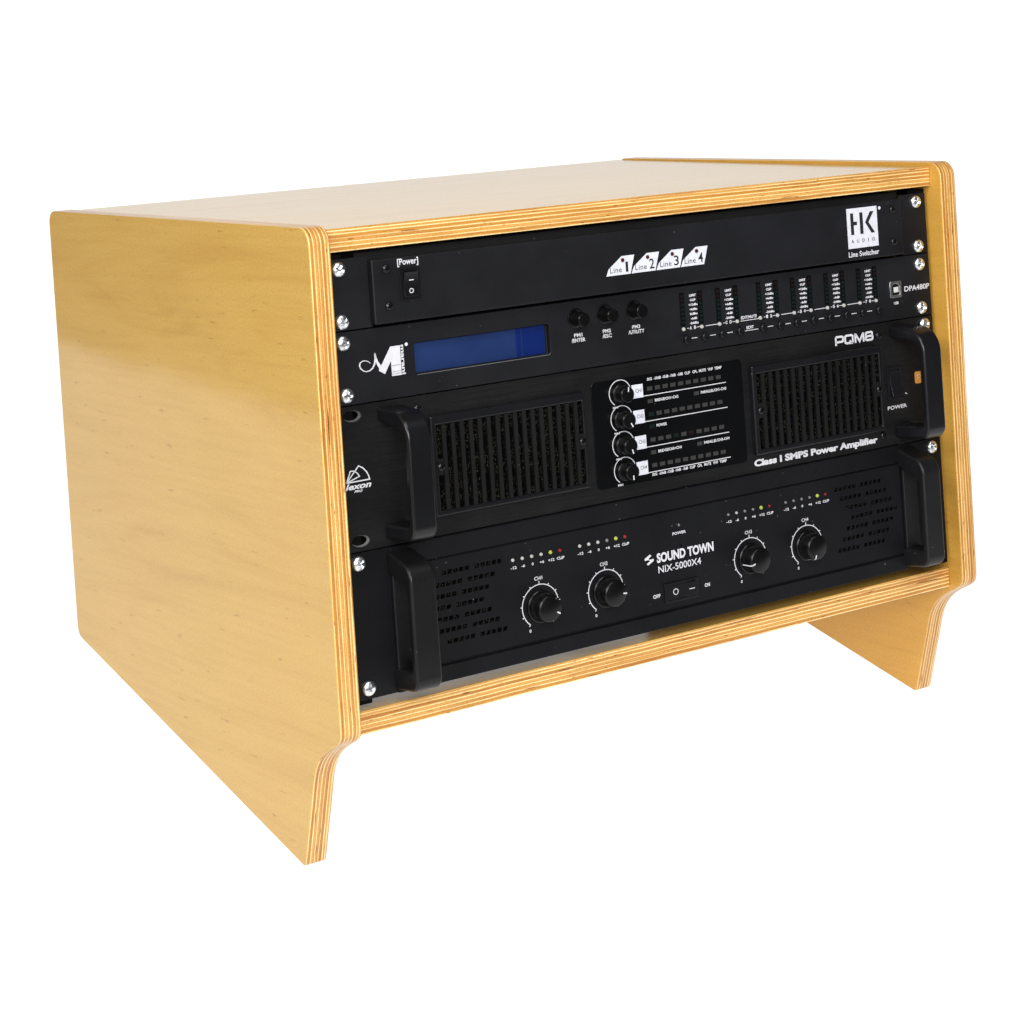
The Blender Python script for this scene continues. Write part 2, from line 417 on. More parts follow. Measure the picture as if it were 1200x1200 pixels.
# ------------------------------------------------------------------ the plywood cabinet
UL, TK, UR = -26.03, 14.35, 476.8
cab = Thing('rack_cabinet', (232.5, -66.5, -200), 'pale birch plywood slanted desktop rack cabinet holding four black audio units', 'cabinet')
notch = [(-11.0, 11.3), (-15.5, 11.0), (-19.0, 9.2), (-21.2, 6.0), (-23.2, 1.8), (-25.6, -3.6), (-28.3, -9.0),
           (-31.5, -14.3), (-35.4, -19.2), (-40.0, -23.3), (-45.5, -26.8), (-52.0, -29.4), (-62.0, -32.6)]
for _ in range(2):                                         # corner cutting gives the routed curve an even sweep
    nn_ = [notch[0]]
    for p, q in zip(notch, notch[1:]): nn_ += [(p[0]*.75+q[0]*.25, p[1]*.75+q[1]*.25), (p[0]*.25+q[0]*.75, p[1]*.25+q[1]*.75)]
    notch = nn_+[notch[-1]]
outline = [(294.4, -392.9), (287.9, 14.8)]+notch+[(-107.0, -48.3), (-16.3, -395.2)]
side = fillet(outline, [9, 11]+[0]*len(notch)+[3, 9], 7)
ox = cab.o[0]
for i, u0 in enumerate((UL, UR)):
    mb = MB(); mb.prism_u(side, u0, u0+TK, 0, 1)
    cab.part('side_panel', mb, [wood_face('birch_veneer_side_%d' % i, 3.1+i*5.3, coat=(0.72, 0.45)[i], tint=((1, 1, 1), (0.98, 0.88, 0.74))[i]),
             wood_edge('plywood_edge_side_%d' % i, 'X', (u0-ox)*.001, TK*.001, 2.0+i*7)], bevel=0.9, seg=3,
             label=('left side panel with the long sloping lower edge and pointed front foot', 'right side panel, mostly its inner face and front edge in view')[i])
iu0, iu1 = UL+TK+0.15, UR-0.15
def board(name, quad, seed, t_axis0, thick, coat):
    # quad in (v, w): front bottom, front top, back top, back bottom
    mb = MB(); k = [(iu0, v, w) for v, w in quad]+[(iu1, v, w) for v, w in quad]
    mb.add(k, [(0, 1, 2, 3), (7, 6, 5, 4)], 1); mb.add(k, [(0, 4, 5, 1)], 1)
    mb.add(k, [(3, 2, 6, 7)], 1); mb.add(k, [(1, 5, 6, 2), (0, 3, 7, 4)], 0)
    me = mb.mesh(name, [wood_face('birch_veneer_'+name, seed, 'x', coat, 0.12), wood_edge('plywood_edge_'+name, 'Z', t_axis0, thick, seed)], cab.o, False)
    bm = bmesh.new(); bm.from_mesh(me); bmesh.ops.remove_doubles(bm, verts=bm.verts, dist=1e-6)
    bmesh.ops.recalc_face_normals(bm, faces=bm.faces); bm.to_mesh(me); bm.free()
    me.polygons.foreach_set('use_smooth', [True]*len(me.polygons)); me.set_sharp_from_angle(angle=R(30))
    cab.part(name, me, [], bevel=0.5, seg=2)
ov = cab.o[1]
board('top_board', [(271.0, 3.4), (285.3, 3.8), (293.3, -389), (279.0, -389)], 6.0, (271.0-ov)*.001, .0143, 0.68)
board('bottom_board', [(-21.6, -2.8), (-7.3, -2.6), (0.6, -389), (-13.7, -389)], 9.0, (-21.6-ov)*.001, .0143, 0.9)
for u0 in (-11.2, 460.8):                                  # the black steel rack rails behind the ears
    mb = MB(); mb.box(u0, u0+15.5, -3.6, 269.2, -5.5, -3.2); 
    mb.box(u0 if u0 < 0 else u0+12.7, (u0 if u0 < 0 else u0+12.7)+2.8, -3.6, 269.2, -30, -5.5)
    cab.part('rack_rail', mb, 'recess', bevel=0.3)

# ------------------------------------------------------------------ shared small parts
def screw_mesh(r, h, mat, name):
    mb = MB(); prof = [(r*0.98, 0), (r, h*0.25)]
    for k in range(1, 7):
        a = R(90*k/6*0.93); prof.append((r*math.cos(a), h*0.25+h*0.75*math.sin(a)))
    mb.lathe(0, 0, prof, 28)
    cut = MB(); b = r*0.16; L = r*0.62
    cut.prism([(-L, -b), (-b, -b), (-b, -L), (b, -L), (b, -b), (L, -b), (L, b), (b, b), (b, L), (-b, L), (-b, b), (-L, b)], h*0.35, h*2)
    return boolean(mb.mesh(name, [mat]), cut.mesh('c', [mat], (0, 0, 0), False), name)
SCREW = screw_mesh(4.7, 3.2, 'zinc', 'mounting_screw')
BSCREW = screw_mesh(2.7, 1.9, black('black_screw', (0.012, 0.012, 0.014), 0.25, 0.6, metallic=0.6), 'panel_screw')
wm = MB(); wm.lathe(0, 0, [(5.6, 0), (5.6, 0.7), (5.2, 0.9)], 28); WASHER = wm.mesh('washer', ['zinc'])
def place(thing, me, name, u, v, w, rot=0, parent=None):
    ob = bpy.data.objects.new(name, me); S.collection.objects.link(ob); ob.parent = parent or thing.e
    ob.location = ((u-thing.o[0])*.001, -(w-thing.o[2])*.001, (v-thing.o[1])*.001)
    ob.rotation_euler = (0, rot, 0)
    return ob
def rack_screw(thing, u, v, w=0.0):
    place(thing, SCREW, 'mounting_screw', u, v, w+0.0, random.uniform(0, 3))
def lettering(thing, mb, mat='white', parent=None, label=None):
    return thing.part('lettering', mb, mat if isinstance(mat, (list, tuple)) else [mat], parent=parent, smooth=False, label=label)

UA, UB = -8.75, 473.85

# ================================================================== unit 1: line switcher
t1 = Thing('line_switcher', (232.5, 223.0, -90), 'top rack unit, plain black front with four white slanted tags and a square white logo', 'rack unit')
W1 = 5.5
mb = MB(); mb.box(14, 452, 225.5, 268.6, -260, -6.0); mb.box(21.5, 446, 225.5, 263.5, -6.2, -1.0); t1.part('chassis', mb, 'steel')
for a, b in ((UA, 20.6), (449.2, UB)):
    mb = MB(); mb.prism(rrect(a, b, 223.2, 266.4, 0.8, 3), -2.4, 0)
    if a > 0: mb.prism_u([(224, 0), (266, 0), (266, 0.9), (224, 0.9)], a, a+3.0)
    t1.part('mounting_ear', mb, 'satin', bevel=0.35)
mb = MB(); mb.box(19.3, 446.0, 224.6, 264.2, -0.8, W1)
t1.part('front_panel', mb, 'satin', bevel=1.1, seg=3)
for u, v in ((-0.3, 228.6), (-0.4, 260.3), (464.0, 228.5), (464.2, 260.5)): rack_screw(t1, u, v)
for u, v in ((28.9, 257.9), (29.3, 235.0), (437.0, 257.4), (436.6, 234.4)):
    place(t1, BSCREW, 'panel_screw', u, v, W1, random.uniform(0, 3))
sw = MB(); sw.box(37.6, 51.6, 237.0, 257.0, W1, W1+1.0)
c = MB(); c.box(40.0, 49.9, 239.2, 254.8, W1+0.2, W1+3)
sf = t1.part('power_switch', sw, 'plastic', cut=c, bevel=0.25)
rk = MB(); rk.prism_u([(239.4, W1), (254.6, W1), (254.6, W1+3.0), (247.2, W1+0.7), (239.4, W1+1.2)], 40.2, 49.7)
t1.part('rocker', rk, 'plastic', parent=sf, bevel=0.3)
lt = MB(); lt.band(arc_pts(45.0, 242.9, 1.3, 0, 340, 17), 0.5, W1+1.15, closed=True); lt.box(43.6, 46.6, 249.2, 249.75, W1+1.4, W1+1.75)
t1.part('lettering', lt, 'white', parent=sf, smooth=False)
mb = MB(); txt(mb, '[Power]', 37.0, 51.6, 257.9, 263.0, W1, bold=0.02)
lettering(t1, mb)
for k in range(4):
    x = 189.1+k*19.98
    mb = MB(); mb.sheet([(x, 235.9), (x+19.2, 235.9), (x+23.0, 248.0), (x+12.9, 248.0), (x+2.2, 240.4)], W1)
    tg = t1.part('line_tag', mb, 'plate', smooth=False, label='white slanted tag printed Line %d' % (k+1))
    mb = MB(); txt(mb, 'Line', x+3.2, x+12.4, 237.5, 241.2, W1, bold=.012, spacing=1.1)
    lettering(t1, mb, 'grey', tg)
    mb = MB(); txt(mb, str(k+1), x+(14.6 if k else 15.6), x+(18.6 if k else 17.6), 237.4, 244.0, W1, bold=0.012)
    lettering(t1, mb, 'ink', tg)
    mb = MB(); mb.lathe(x+13.4, 245.3, [(1.35, W1), (1.35, W1+0.4), (1.0, W1+0.9), (0.4, W1+1.05)], 16)
    t1.part('indicator_light', mb, 'lens_maroon', parent=tg)
mb = MB(); mb.sheet([(394.6, 233.2), (422.6, 233.2), (422.6, 261.4), (394.6, 261.4)], W1)
lg = t1.part('logo_plate', mb, 'plate', smooth=False)
mb = MB(); w = W1+0.08
mb.sheet([(397.8, 242.8), (400.6, 242.8), (400.6, 249.4), (403.7, 249.4), (403.7, 251.9), (400.6, 251.9), (400.6, 258.0), (397.8, 258.0)], w)
mb.sheet([(406.3, 242.8), (409.2, 242.8), (409.2, 258.0), (406.3, 258.0)], w)
mb.sheet([(416.5, 242.8), (419.9, 242.8), (414.3, 250.6), (419.6, 258.0), (416.2, 258.0), (411.2, 250.6)], w)
txt(mb, 'A', 397.6, 399.9, 237.0, 239.4, W1+.1, bold=.01); txt(mb, 'U', 402.6, 404.6, 237.0, 239.4, W1+.1, bold=.01)
txt(mb, 'D', 407.6, 409.8, 237.0, 239.4, W1+.1, bold=.01); txt(mb, 'I', 413.0, 413.5, 237.0, 239.4, W1+.1); txt(mb, 'O', 416.6, 419.3, 237.0, 239.4, W1+.1, bold=.01)
lettering(t1, mb, 'ink', lg)
mb = MB(); txt(mb, 'Line Switcher', 394.4, 422.6, 227.2, 231.0, W1, bold=.022)
mb.lathe(425.2, 259.6, [(1.2, W1), (1.2, W1+.06)], 14)
lettering(t1, mb)

# ================================================================== unit 2: loudspeaker processor
t2 = Thing('audio_processor', (232.5, 178.6, -90), 'second rack unit, black with a blue display window and three knobs', 'rack unit')
mb = MB(); mb.box(10, 455, 180, 221, -240, -4.3); t2.part('chassis', mb, 'steel')
mb = MB(); mb.box(UA, UB, 178.2, 222.4, -4.6, 0)
cut = MB(); cut.prism(rrect(47.9, 146.3, 190.2, 210.2, 1.6), -4.0, 3)
fp = t2.part('front_panel', mb, 'satin', cut=cut, bevel=0.4)
mb = MB(); mb.box(49.6, 123.0, 191.2, 209.4, -4.1, -3.6, 0); mb.box(123.0, 124.2, 191.2, 209.4, -4.1, -3.6, 1); mb.box(124.2, 127.0, 191.2, 209.4, -4.1, -3.6, 1); mb.box(127.0, 127.6, 191.2, 209.4, -4.1, -3.6, 0); mb.box(127.6, 144.6, 191.2, 209.4, -4.1, -3.6, 1)
t2.part('display_screen', mb, ['lcd', 'lcd_side'], smooth=False)
mb = MB(); mb.band([(49.0, 190.35), (145.0, 190.35), (146.1, 191.3)], 0.35, -0.25); t2.part('display_ledge_highlight', mb, 'ledge_highlight')  # painted highlight: pale strip standing in for the lit window ledge
for u, v in ((-0.5, 184.1), (-0.7, 215.7), (463.6, 184.1), (464.0, 215.4)): rack_screw(t2, u, v)
def knob(thing, u, v, r, h, w0=0, mats=('knob',), skirt=None, name='knob', seg=36, grooves=False):
    mb = MB(); pr = []
    if skirt: pr += [(skirt, w0), (skirt, w0+1.6), (skirt-0.6, w0+2.1)]
    pr += [(r*1.04, w0+(2.1 if skirt else 0)), (r*0.98, w0+h-1.2), (r*0.93, w0+h-0.45), (r*0.84, w0+h)]
    mb.lathe(u, v, pr, seg)
    return thing.part(name, mb, list(mats))
for k, u in enumerate((166.4, 189.0, 212.2)):
    mb = MB(); mb.lathe(u+0.4, 211.4, [(6.4, 0), (6.4, 0.35), (5.6, 0.6), (5.0, 0.3)], 30)
    kr = knob(t2, u, 210.5+0.3, 4.7, 11.0, name='knob')
    t2.part('collar', mb, 'gloss', parent=kr)
    tm = MB(); c0 = (168.0, 190.3, 213.6)[k]
    txt(tm, 'PM%d' % (k+1), c0-3.2, c0+3.2, 199.0, 201.4, 0, bold=.03)
    tt = ('/ENTER', '/ESC', '/UTILITY')[k]; hw = (5.3, 3.6, 6.4)[k]
    txt(tm, tt, c0-hw, c0+hw, 195.7, 198.2, 0, bold=.03); lettering(t2, tm)
# logo: a script M with the maker's name set upright beside it
mb = MB()
mb.sheet([(20.1, 207.4), (20.9, 207.2), (21.5, 204.2), (22.6, 201.6), (24.2, 199.1), (31.3, 209.9), (38.0, 209.9), (38.0, 191.8), (31.2, 191.8), (31.1, 201.2), (26.5, 193.7), (22.5, 196.2), (22.8, 197.4), (21.5, 200.0), (20.7, 202.2)][::-1], 0)
pts = [(20.4, 207.2), (20.5, 204.0), (19.9, 200.8), (18.3, 198.3), (16.3, 197.1), (14.1, 196.8), (11.9, 197.5), (10.2, 199.2), (9.6, 201.0), (10.1, 202.5), (11.6, 203.4), (13.6, 203.5), (15.6, 202.8), (17.2, 201.4)]
mb.band(pts, [0.7, 1.0, 1.1, 0.9, 0.7, 0.55, 0.6, 0.8, 0.9, 0.7, 0.55, 0.5, 0.4, 0.25], 0)
txt(mb, 'marani', 38.3, 40.8, 191.9, 210.0, 0, bold=0.03, rot=1)
mb.lathe(42.4, 210.0, [(1.1, 0), (1.1, 0.06)], 14)
lettering(t2, mb)
mb = MB()
for v in (198.1, 194.4, 193.0): mb.box(31.3, 38.0, v-0.12, v+0.12, 0.05, 0.1)
lettering(t2, mb, 'grey')
groups = (259.2, 289.2, 324.1, 353.9, 383.8, 413.7)
rows = (('LIMIT', 5.6), ('CLIP', 4.8), ('+12dBu', 7.4), ('+6dBu', 6.4), ('0dBu', 6.2), ('-6dB', 5.4), ('-24dBu', 7.2))
pair = ('AB', 'CD', '12', '34', '56', '78')
for gi, c0 in enumerate(groups):
    for sx in (-7.5, 7.5):
        # one level meter: a glossy window with seven unlit segments
        mb = MB(); u = c0+sx; mb.box(u-1.9, u+1.9, 195.9, 218.2, 0, 0.25, 0)
        for k in range(7): mb.box(u-1.15, u+1.15, 197.2+k*2.95, 199.2+k*2.95, 0.25, 0.45, 1 if k < 5 else 2)
        t2.part('level_meter', mb, ['gloss', 'led_green', 'led_dark_red'], smooth=False)
        mb = MB(); mb.lathe(u, 193.8, [(1.35, 0), (1.35, 0.5), (1.0, 1.1), (0.4, 1.3)], 16)
        t2.part('indicator_light', mb, 'lens_clear')
        mb = MB(); mb.lathe(u+1.5, 187.0, [(3.2, 0), (3.2, 0.3), (2.8, 0.35), (2.75, 2.6), (2.3, 3.1)], 20)
        t2.part('push_button', mb, 'plastic')
    tm = MB()
    for k, (s, wd_) in enumerate(rows): txt(tm, s, c0+1.6-wd_/2, c0+1.6+wd_/2, 214.8-k*3.08, 216.4-k*3.08, 0, bold=.05, res=2)
    txt(tm, pair[gi][0], c0-2.3, c0-0.6, 193.0, 195.2, 0, bold=.04); txt(tm, pair[gi][1], c0+1.2, c0+2.9, 193.0, 195.2, 0, bold=.04)
    tm.box(c0-4.2, c0-2.8, 193.8, 194.2, 0, .08); tm.box(c0+3.4, c0+6.0, 193.8, 194.2, 0, .08)
    tm.box(c0-1.3, c0+3.4, 186.8, 187.25, 0, .08)                       # dash between the two buttons
    if gi < 5:
        g = groups[gi+1]
        if gi != 1:
            tm.box(c0+11.0, g-8.6, 193.7, 194.15, 0, .08); tm.box((c0+g)/2-0.8, (c0+g)/2+3.9, 186.8, 187.25, 0, .08)
        else:
            tm.box(c0+10.6, g-8.4, 193.3, 193.7, 0, .08); txt(tm, 'EDIT/MUTE', c0+11.0, g-10.4, 194.6, 196.7, 0, bold=.03)
            tm.box(c0+12.4, g-9.6, 186.3, 186.7, 0, .08); txt(tm, 'EDIT', c0+15.2, g-13.4, 187.5, 189.5, 0, bold=.03)
    lettering(t2, tm)
mb = MB(); mb.prism(rrect(434.6, 445.6, 193.9, 205.6, 1.0, 3), 0, 0.8)
c = MB(); c.prism([(436.6, 195.7), (443.8, 195.7), (443.8, 201.8), (441.8, 203.8), (438.6, 203.8), (436.6, 201.8)], 0.2, 3)
us = t2.part('usb_socket', mb, 'zinc', cut=c, bevel=0.2)
mb = MB(); mb.box(438.2, 442.6, 197.6, 201.4, 0.2, 0.75); t2.part('contact_block', mb, 'usb_white', parent=us, bevel=0.15)
mb = MB(); mb.box(436.7, 443.7, 195.8, 203.7, 0.0, 0.22); t2.part('socket_floor', mb, 'recess', parent=us)
mb = MB(); txt(mb, 'DPA480P', 448.7, 472.6, 197.0, 200.9, 0, bold=.02); txt(mb, 'USB', 438.0, 442.4, 188.9, 190.9, 0, bold=.04)
lettering(t2, mb)

# ================================================================== unit 3: switch-mode power amplifier
t3 = Thing('power_amplifier', (232.5, 90.0, -90), 'third rack unit, brushed black amplifier with two slotted vents and four knobs in a column', 'amplifier')
mb = MB(); mb.box(10, 455, 91, 176, -300, -4.3); t3.part('chassis', mb, 'steel')
mb = MB(); mb.box(UA, UB, 89.3, 177.4, -3, 0); cut = MB()
for v in (95.6, 171.4):
    cut.prism([(2.4+6.0*math.cos(R(a)), v+3.7*math.sin(R(a))) for a in range(0, 360, 10)], -6, 3)
    cut.prism([(464+4.5*math.cos(R(a)), v+3.4*math.sin(R(a))) for a in range(0, 360, 15)], -6, 3)
t3.part('front_panel', mb, 'brushed', cut=cut, bevel=0.4)
for v in (95.6, 171.4):                                    # the bright bare rims inside the two empty slots
    mb = MB(); ring = [(2.4+5.9*math.cos(R(a)), v+3.6*math.sin(R(a))) for a in range(0, 360, 12)]
    n = len(ring); inn = [(2.4+(x-2.4)*0.86, v+(y-v)*0.80) for x, y in ring]
    mb.add([(x, y, -0.4) for x, y in ring]+[(x, y, -2.4) for x, y in inn], [(i, (i+1) % n, n+(i+1) % n, n+i) for i in range(n)])
    t3.part('slot_rim', mb, black('bare_slot_rim_%d' % v, (0.16, 0.16, 0.16), 0.35))
for u, v in ((465.3, 171.6),): rack_screw(t3, u, v)
for u, v in ((46.9, 169.6), (421.2, 168.8), (420.0, 97.6), (46.9, 97.4)): place(t3, BSCREW, 'panel_screw', u, v, 0, random.uniform(0, 3))
def handle(thing, u0, u1, v0, v1, h, tl, tf, r_top, r_bot, mat, bev, top_slope=2.0, bot_slope=1.5):
    outer = fillet([(v1, -0.3), (v1-top_slope, h), (v0+bot_slope, h), (v0, -0.3)], [0, r_top, r_bot, 0], 10)
    inner = fillet([(v0+tl, -0.3), (v0+tl+1, h-tf), (v1-tl-top_slope, h-tf), (v1-tl, -0.3)], [0, r_bot*0.4, r_top*0.6, 0], 8)
    mb = MB(); mb.prism_u(outer+inner, u0, u1)
    return thing.part('handle', mb, mat, bevel=bev, seg=4)
handle(t3, 19.2, 35.6, 94.0, 174.6, 36, 9.0, 6.0, 17, 9, 'plastic', 1.9)
handle(t3, 431.6, 448.6, 94.0, 174.6, 36, 9.0, 6.0, 17, 9, 'plastic', 1.9)
def grille(u0, u1, v0, v1, h, s0, s1, sv0, sv1, nslot, slotw, blocks):
    mb = MB(); mb.box(u0, u1, v0, v1, 0, h)
    cut = MB(); cut.box(s0, s1, sv0, sv1, 0.2, h+3)
    g = t3.part('vent_grille', mb, 'plastic', cut=cut, bevel=1.1, seg=3)
    mb = MB(); mb.box(s0+.05, s1-.05, sv0+.05, sv1-.05, 0.3, h-1.7); t3.part('foam_filter', mb, 'foam', parent=g, smooth=False)
    pitch = (s1-s0-slotw)/(nslot-1)
    for k in range(nslot-1):
        a = s0+slotw+k*pitch; mb = MB(); mb.box(a, a+pitch-slotw, sv0-.02, sv1+.02, h-1.75, h-0.05)
        t3.part('slat', mb, 'flat', parent=g)
    for bu, bv in blocks:
        mb = MB(); mb.box(bu-slotw/2-.05, bu+slotw/2+.05, bv-5, bv+5, h-1.75, h-0.04); t3.part('screw_boss', mb, 'flat', parent=g)
        place(t3, BSCREW, 'panel_screw', bu, bv, h-0.04, random.uniform(0, 3), None)
grille(53.6, 167.8, 101.4, 163.8, 3.0, 57.6, 165.4, 105.0, 157.9, 17, 3.7, ((59.0, 132), (163.8, 132)))
grille(303.0, 420.0, 101.4, 162.4, 4.5, 307.0, 416.6, 105.2, 156.6, 17, 3.7, ((308.6, 131.4), (415.0, 131.6)))
W3 = 0.6
mb = MB(); mb.prism(rrect(174.6, 297.6, 97.6, 168.0, 3.2), 0, W3)
cp = t3.part('control_panel', mb, 'gloss', bevel=0.25)
tm = MB()
for k in range(4):
    v = 158.6-k*16.9; cu = 197.0
    kb = knob(t3, cu-0.3, v-0.4, 5.5, 9.6, W3, skirt=6.3)
    ang = (80, -62, -75, -88)[k]; pm = MB(); r1 = 4.7
    a = R(ang); dx, dy = math.cos(a), math.sin(a)
    cc = (cu-0.3, v-0.4)
    pm.band([(cc[0]+dx*2.0, cc[1]+dy*2.0), (cc[0]+dx*5.0, cc[1]+dy*5.0)], 0.85, W3+9.62)
    t3.part('pointer', pm, 'white', parent=kb, smooth=False)
    tm.band(arc_pts(cu, v, 8.6, 22, 236, 28), 0.55, W3)
    txt(tm, 'MIN', 190.6, 194.6, v-9.7, v-8.3, W3, bold=.03)
    mb = MB(); mb.sheet([(206.2, v-5.1), (215.2, v-5.1), (215.2, v+3.8), (206.2, v+3.8)], W3)
    tg = t3.part('channel_tag', mb, 'plate', smooth=False)
    cm = MB(); txt(cm, 'CH%d' % (k+1), 209.2, 214.3, v-1.6, v+0.9, W3+.05, bold=.01); lettering(t3, cm, 'grey', tg)
    tm.box(215.2, 283.4, v-5.0+0.25, v-5.0+0.75, W3, W3+.08)
    for j in range(10):
        u = 220.8+j*6.31-0.2; mb = MB(); mb.box(u-2.1, u+2.1, v-1.5, v+1.1, W3-.1, W3+0.12)
        t3.part('signal_light', mb, 'led_green' if (k, j) in ((1, 0), (2, 3)) else ('led_grey' if (k, j) != (2, 5) else 'led_dark_red'), parent=cp, smooth=False)
hd = (('SIG', 218.9, 222.9), ('-20dB', 224.4, 230.2), ('-15dB', 231.0, 236.4), ('-10dB', 237.2, 242.4), ('-5dB', 243.8, 248.2), ('CLIP', 249.6, 254.2),
      ('CPL', 256.0, 260.2), ('MUTE', 261.6, 267.4), ('VHF', 269.0, 273.2), ('TEMP', 274.6, 280.6))
for s, a, b in hd:
    txt(tm, s, a, b, 163.7, 165.6, W3, bold=.03, res=2); txt(tm, s, a-0.8, b-0.8, 100.7, 102.6, W3, bold=.03, res=2)
for v, a, b in ((150.1, 'BRIDGE/CH1+CH2', 'PARALLEL/CH1-CH2'), (116.3, 'BRIDGE/CH3+CH4', 'PARALLEL/CH3-CH4')):
    txt(tm, a, 224.2, 243.4, v-0.9, v+1.0, W3, bold=.03, res=2); txt(tm, b, 262.0, 283.4, v-0.9, v+1.0, W3, bold=.03, res=2)
    for u in (220.4, 258.4):
        mb = MB(); mb.box(u-2.1, u+2.1, v-1.3, v+1.2, W3-.1, W3+0.12); t3.part('signal_light', mb, 'led_grey', parent=cp, smooth=False)
txt(tm, 'POWER', 224.2, 232.6, 132.5, 134.4, W3, bold=.03, res=2)
mb = MB(); mb.box(218.3, 222.5, 132.0, 134.6, W3-.1, W3+0.12); t3.part('signal_light', mb, 'led_green', parent=cp, smooth=False)
lettering(t3, tm, 'white', cp)
# wide squarish model name
def letter_P(u): return [[(u, 0), (u, 1)], [(u, 1), (u+.85, 1), (u+1, .88), (u+1, .5), (u+.85, .38), (u, .38)]]
pq = MB(); H = 6.7; L0 = 381.6; Wd = 7.6; V0 = 166.2
def stroke(ch, u, wd_):
    return [[(u+x*wd_, V0+y*H) for x, y in pl] for pl in ch]
P_ = [[(.09, 0), (.09, .90)], [(.09, .90), (.82, .90), (.92, .82), (.92, .44), (.82, .36), (.09, .36)]]
Q_ = [[(.20, .10), (.80, .10), (.92, .20), (.92, .80), (.80, .90), (.20, .90), (.08, .80), (.08, .20), (.20, .10)], [(.56, .34), (.92, .02)]]
M_ = [[(.08, 0), (.08, .97), ], [(.10, .93), (.5, .12), (.90, .93)], [(.92, .97), (.92, 0)]]
E_ = [[(.20, .10), (.80, .10), (.92, .20), (.92, .42), (.80, .50), (.20, .50), (.08, .42), (.08, .20), (.20, .10)],
      [(.20, .50), (.12, .58), (.12, .82), (.22, .90), (.78, .90), (.88, .82), (.88, .58), (.80, .50)]]
for ch, u, wd_ in ((P_, 381.4, 7.9), (Q_, 390.0, 8.3), (M_, 399.3, 9.0), (E_, 409.0, 7.6)):
    for pl in stroke(ch, u, wd_): pq.band(pl, 1.5, 0.02)
txt(pq, 'Class I SMPS Power Amplifier', 303.4, 414.6, 91.9, 98.0, 0, bold=.05)
txt(pq, 'POWER', 425.8, 444.0, 114.6, 117.3, 0, bold=.02)
lettering(t3, pq)
mb = MB()                                                   # fan-shaped emblem above a slanted word
mb.band([(-4.6, 131.8)]+[(4.2, 141.0), (6.95, 139.4), (9.2, 136.9), (10.5, 134.3), (11.1, 131.9)]+[(-4.6, 131.8)], 0.75, 0)
mb.band([(-4.6, 131.8), (-1.5, 138.6), (1.1, 138.3), (3.0, 136.8), (4.4, 134.7), (-4.6, 131.8)], 0.7, 0)
txt(mb, 'lexon', -5.6, 12.0, 127.2, 131.0, 0, bold=.03, shear=.3); txt(mb, 'PRO', 0.2, 5.8, 125.2, 126.6, 0, bold=.04, shear=.3)
lettering(t3, mb)
sw = MB(); sw.box(426.6, 441.6, 121.4, 145.4, 0, 1.1)
c = MB(); c.box(429.0, 439.2, 124.0, 142.8, 0.2, 5)
sf = t3.part('power_switch', sw, 'plastic', cut=c, bevel=0.3)
rk = MB(); rk.prism_u([(124.2, 0), (142.6, 0), (142.6, 1.4), (133.4, 1.0), (124.2, 3.4)], 429.2, 439.0)
t3.part('rocker', rk, 'plastic', parent=sf, bevel=0.3)
mb = MB(); mb.band([(443.2, 124.8), (445.0, 124.0)], 0.7, 0); lettering(t3, mb)
mb = MB(); mb.prism(rrect(453.2, 459.4, 130.0, 138.6, 1.4, 4), 0, 0.15)
st = t3.part('sticker', mb, 'orange')
mb = MB(); mb.band(arc_pts(456.8, 135.0, 1.3, 40, 320, 12), 0.55, 0.17); lettering(t3, mb, 'white', st)

# ================================================================== unit 4: four channel amplifier
t4 = Thing('power_amplifier', (232.5, 0.0, -90), 'bottom rack unit, black, with four white-ringed knobs in a row', 'amplifier')
mb = MB(); mb.box(22, 443, 30, 87, -75, -4.3); t4.part('chassis', mb, 'steel')
mb = MB(); mb.box(UA, UB, -0.3, 88.6, -3, 0)
cut = MB()
t4.part('mounting_plate', mb, 'deep', bevel=0.4)
W4 = 1.6
mb = MB(); mb.box(20.5, 433.6, 76.6, 88.4, 0, W4-0.2); t4.part('top_strip', mb, 'deep', bevel=0.5)
mb = MB(); mb.box(20.5, 433.6, -0.4, 9.6, -2, W4+0.2); t4.part('bottom_strip', mb, 'deep', bevel=0.5)
# main fascia with the slanted vent perforations cut through
VL = [(0, 55.2), (0, 55.2)]
cut = MB()
def vent_rows(side):
    shift = (0, -5.6, -10.2, -14.8, -9.4, -4.2, 0.9) if side == 'L' else (0, 4.5, 9.0, 13.8, 9.2, 5.0, 0.4)
    base = 55.0 if side == 'L' else 370.4
    for r_, sh in enumerate(shift):
        v = 66.6-r_*7.15
        for seg_ in range(2):
            a = base+sh+seg_*23.6
            for j in range(5):
                x = a+j*4.1
                if x < 36.5: continue
                cut.prism([(x, v-1.35), (x+3.1, v-1.35), (x+3.7, v+1.35), (x+0.6, v+1.35)], -1, W4+2)
vent_rows('L'); vent_rows('R')
mb = MB(); mb.box(20.8, 431.9, 11.6, 75.4, 0.25, W4)
t4.part('fascia', mb, 'deep', cut=cut, bevel=0.35)
for a, b in ((35, 106), (366, 431)):
    mb = MB(); mb.box(a, b, 18, 71, 0.02, 0.25); t4.part('vent_mesh', mb, 'foam', smooth=False)
for u, v in ((0.5, 6.6), (-0.6, 82.4), (464.8, 82.6), (465.4, 6.2)): rack_screw(t4, u, v)
handle(t4, 18.6, 36.4, 1.6, 86.6, 28, 13.0, 6.0, 12, 8, 'rubber', 1.9, 7.5, 2.5)
handle(t4, 430.8, 447.2, 1.6, 86.6, 28, 13.0, 6.0, 12, 8, 'rubber', 1.9, 7.5, 2.5)
for a in (20.0, 433.2):                                    # backing web inside each handle
    mb = MB(); mb.box(a, a+13, 14, 74, 0.1, 3.5); t4.part('handle_web', mb, 'rubber', bevel=1.0)
tm = MB()
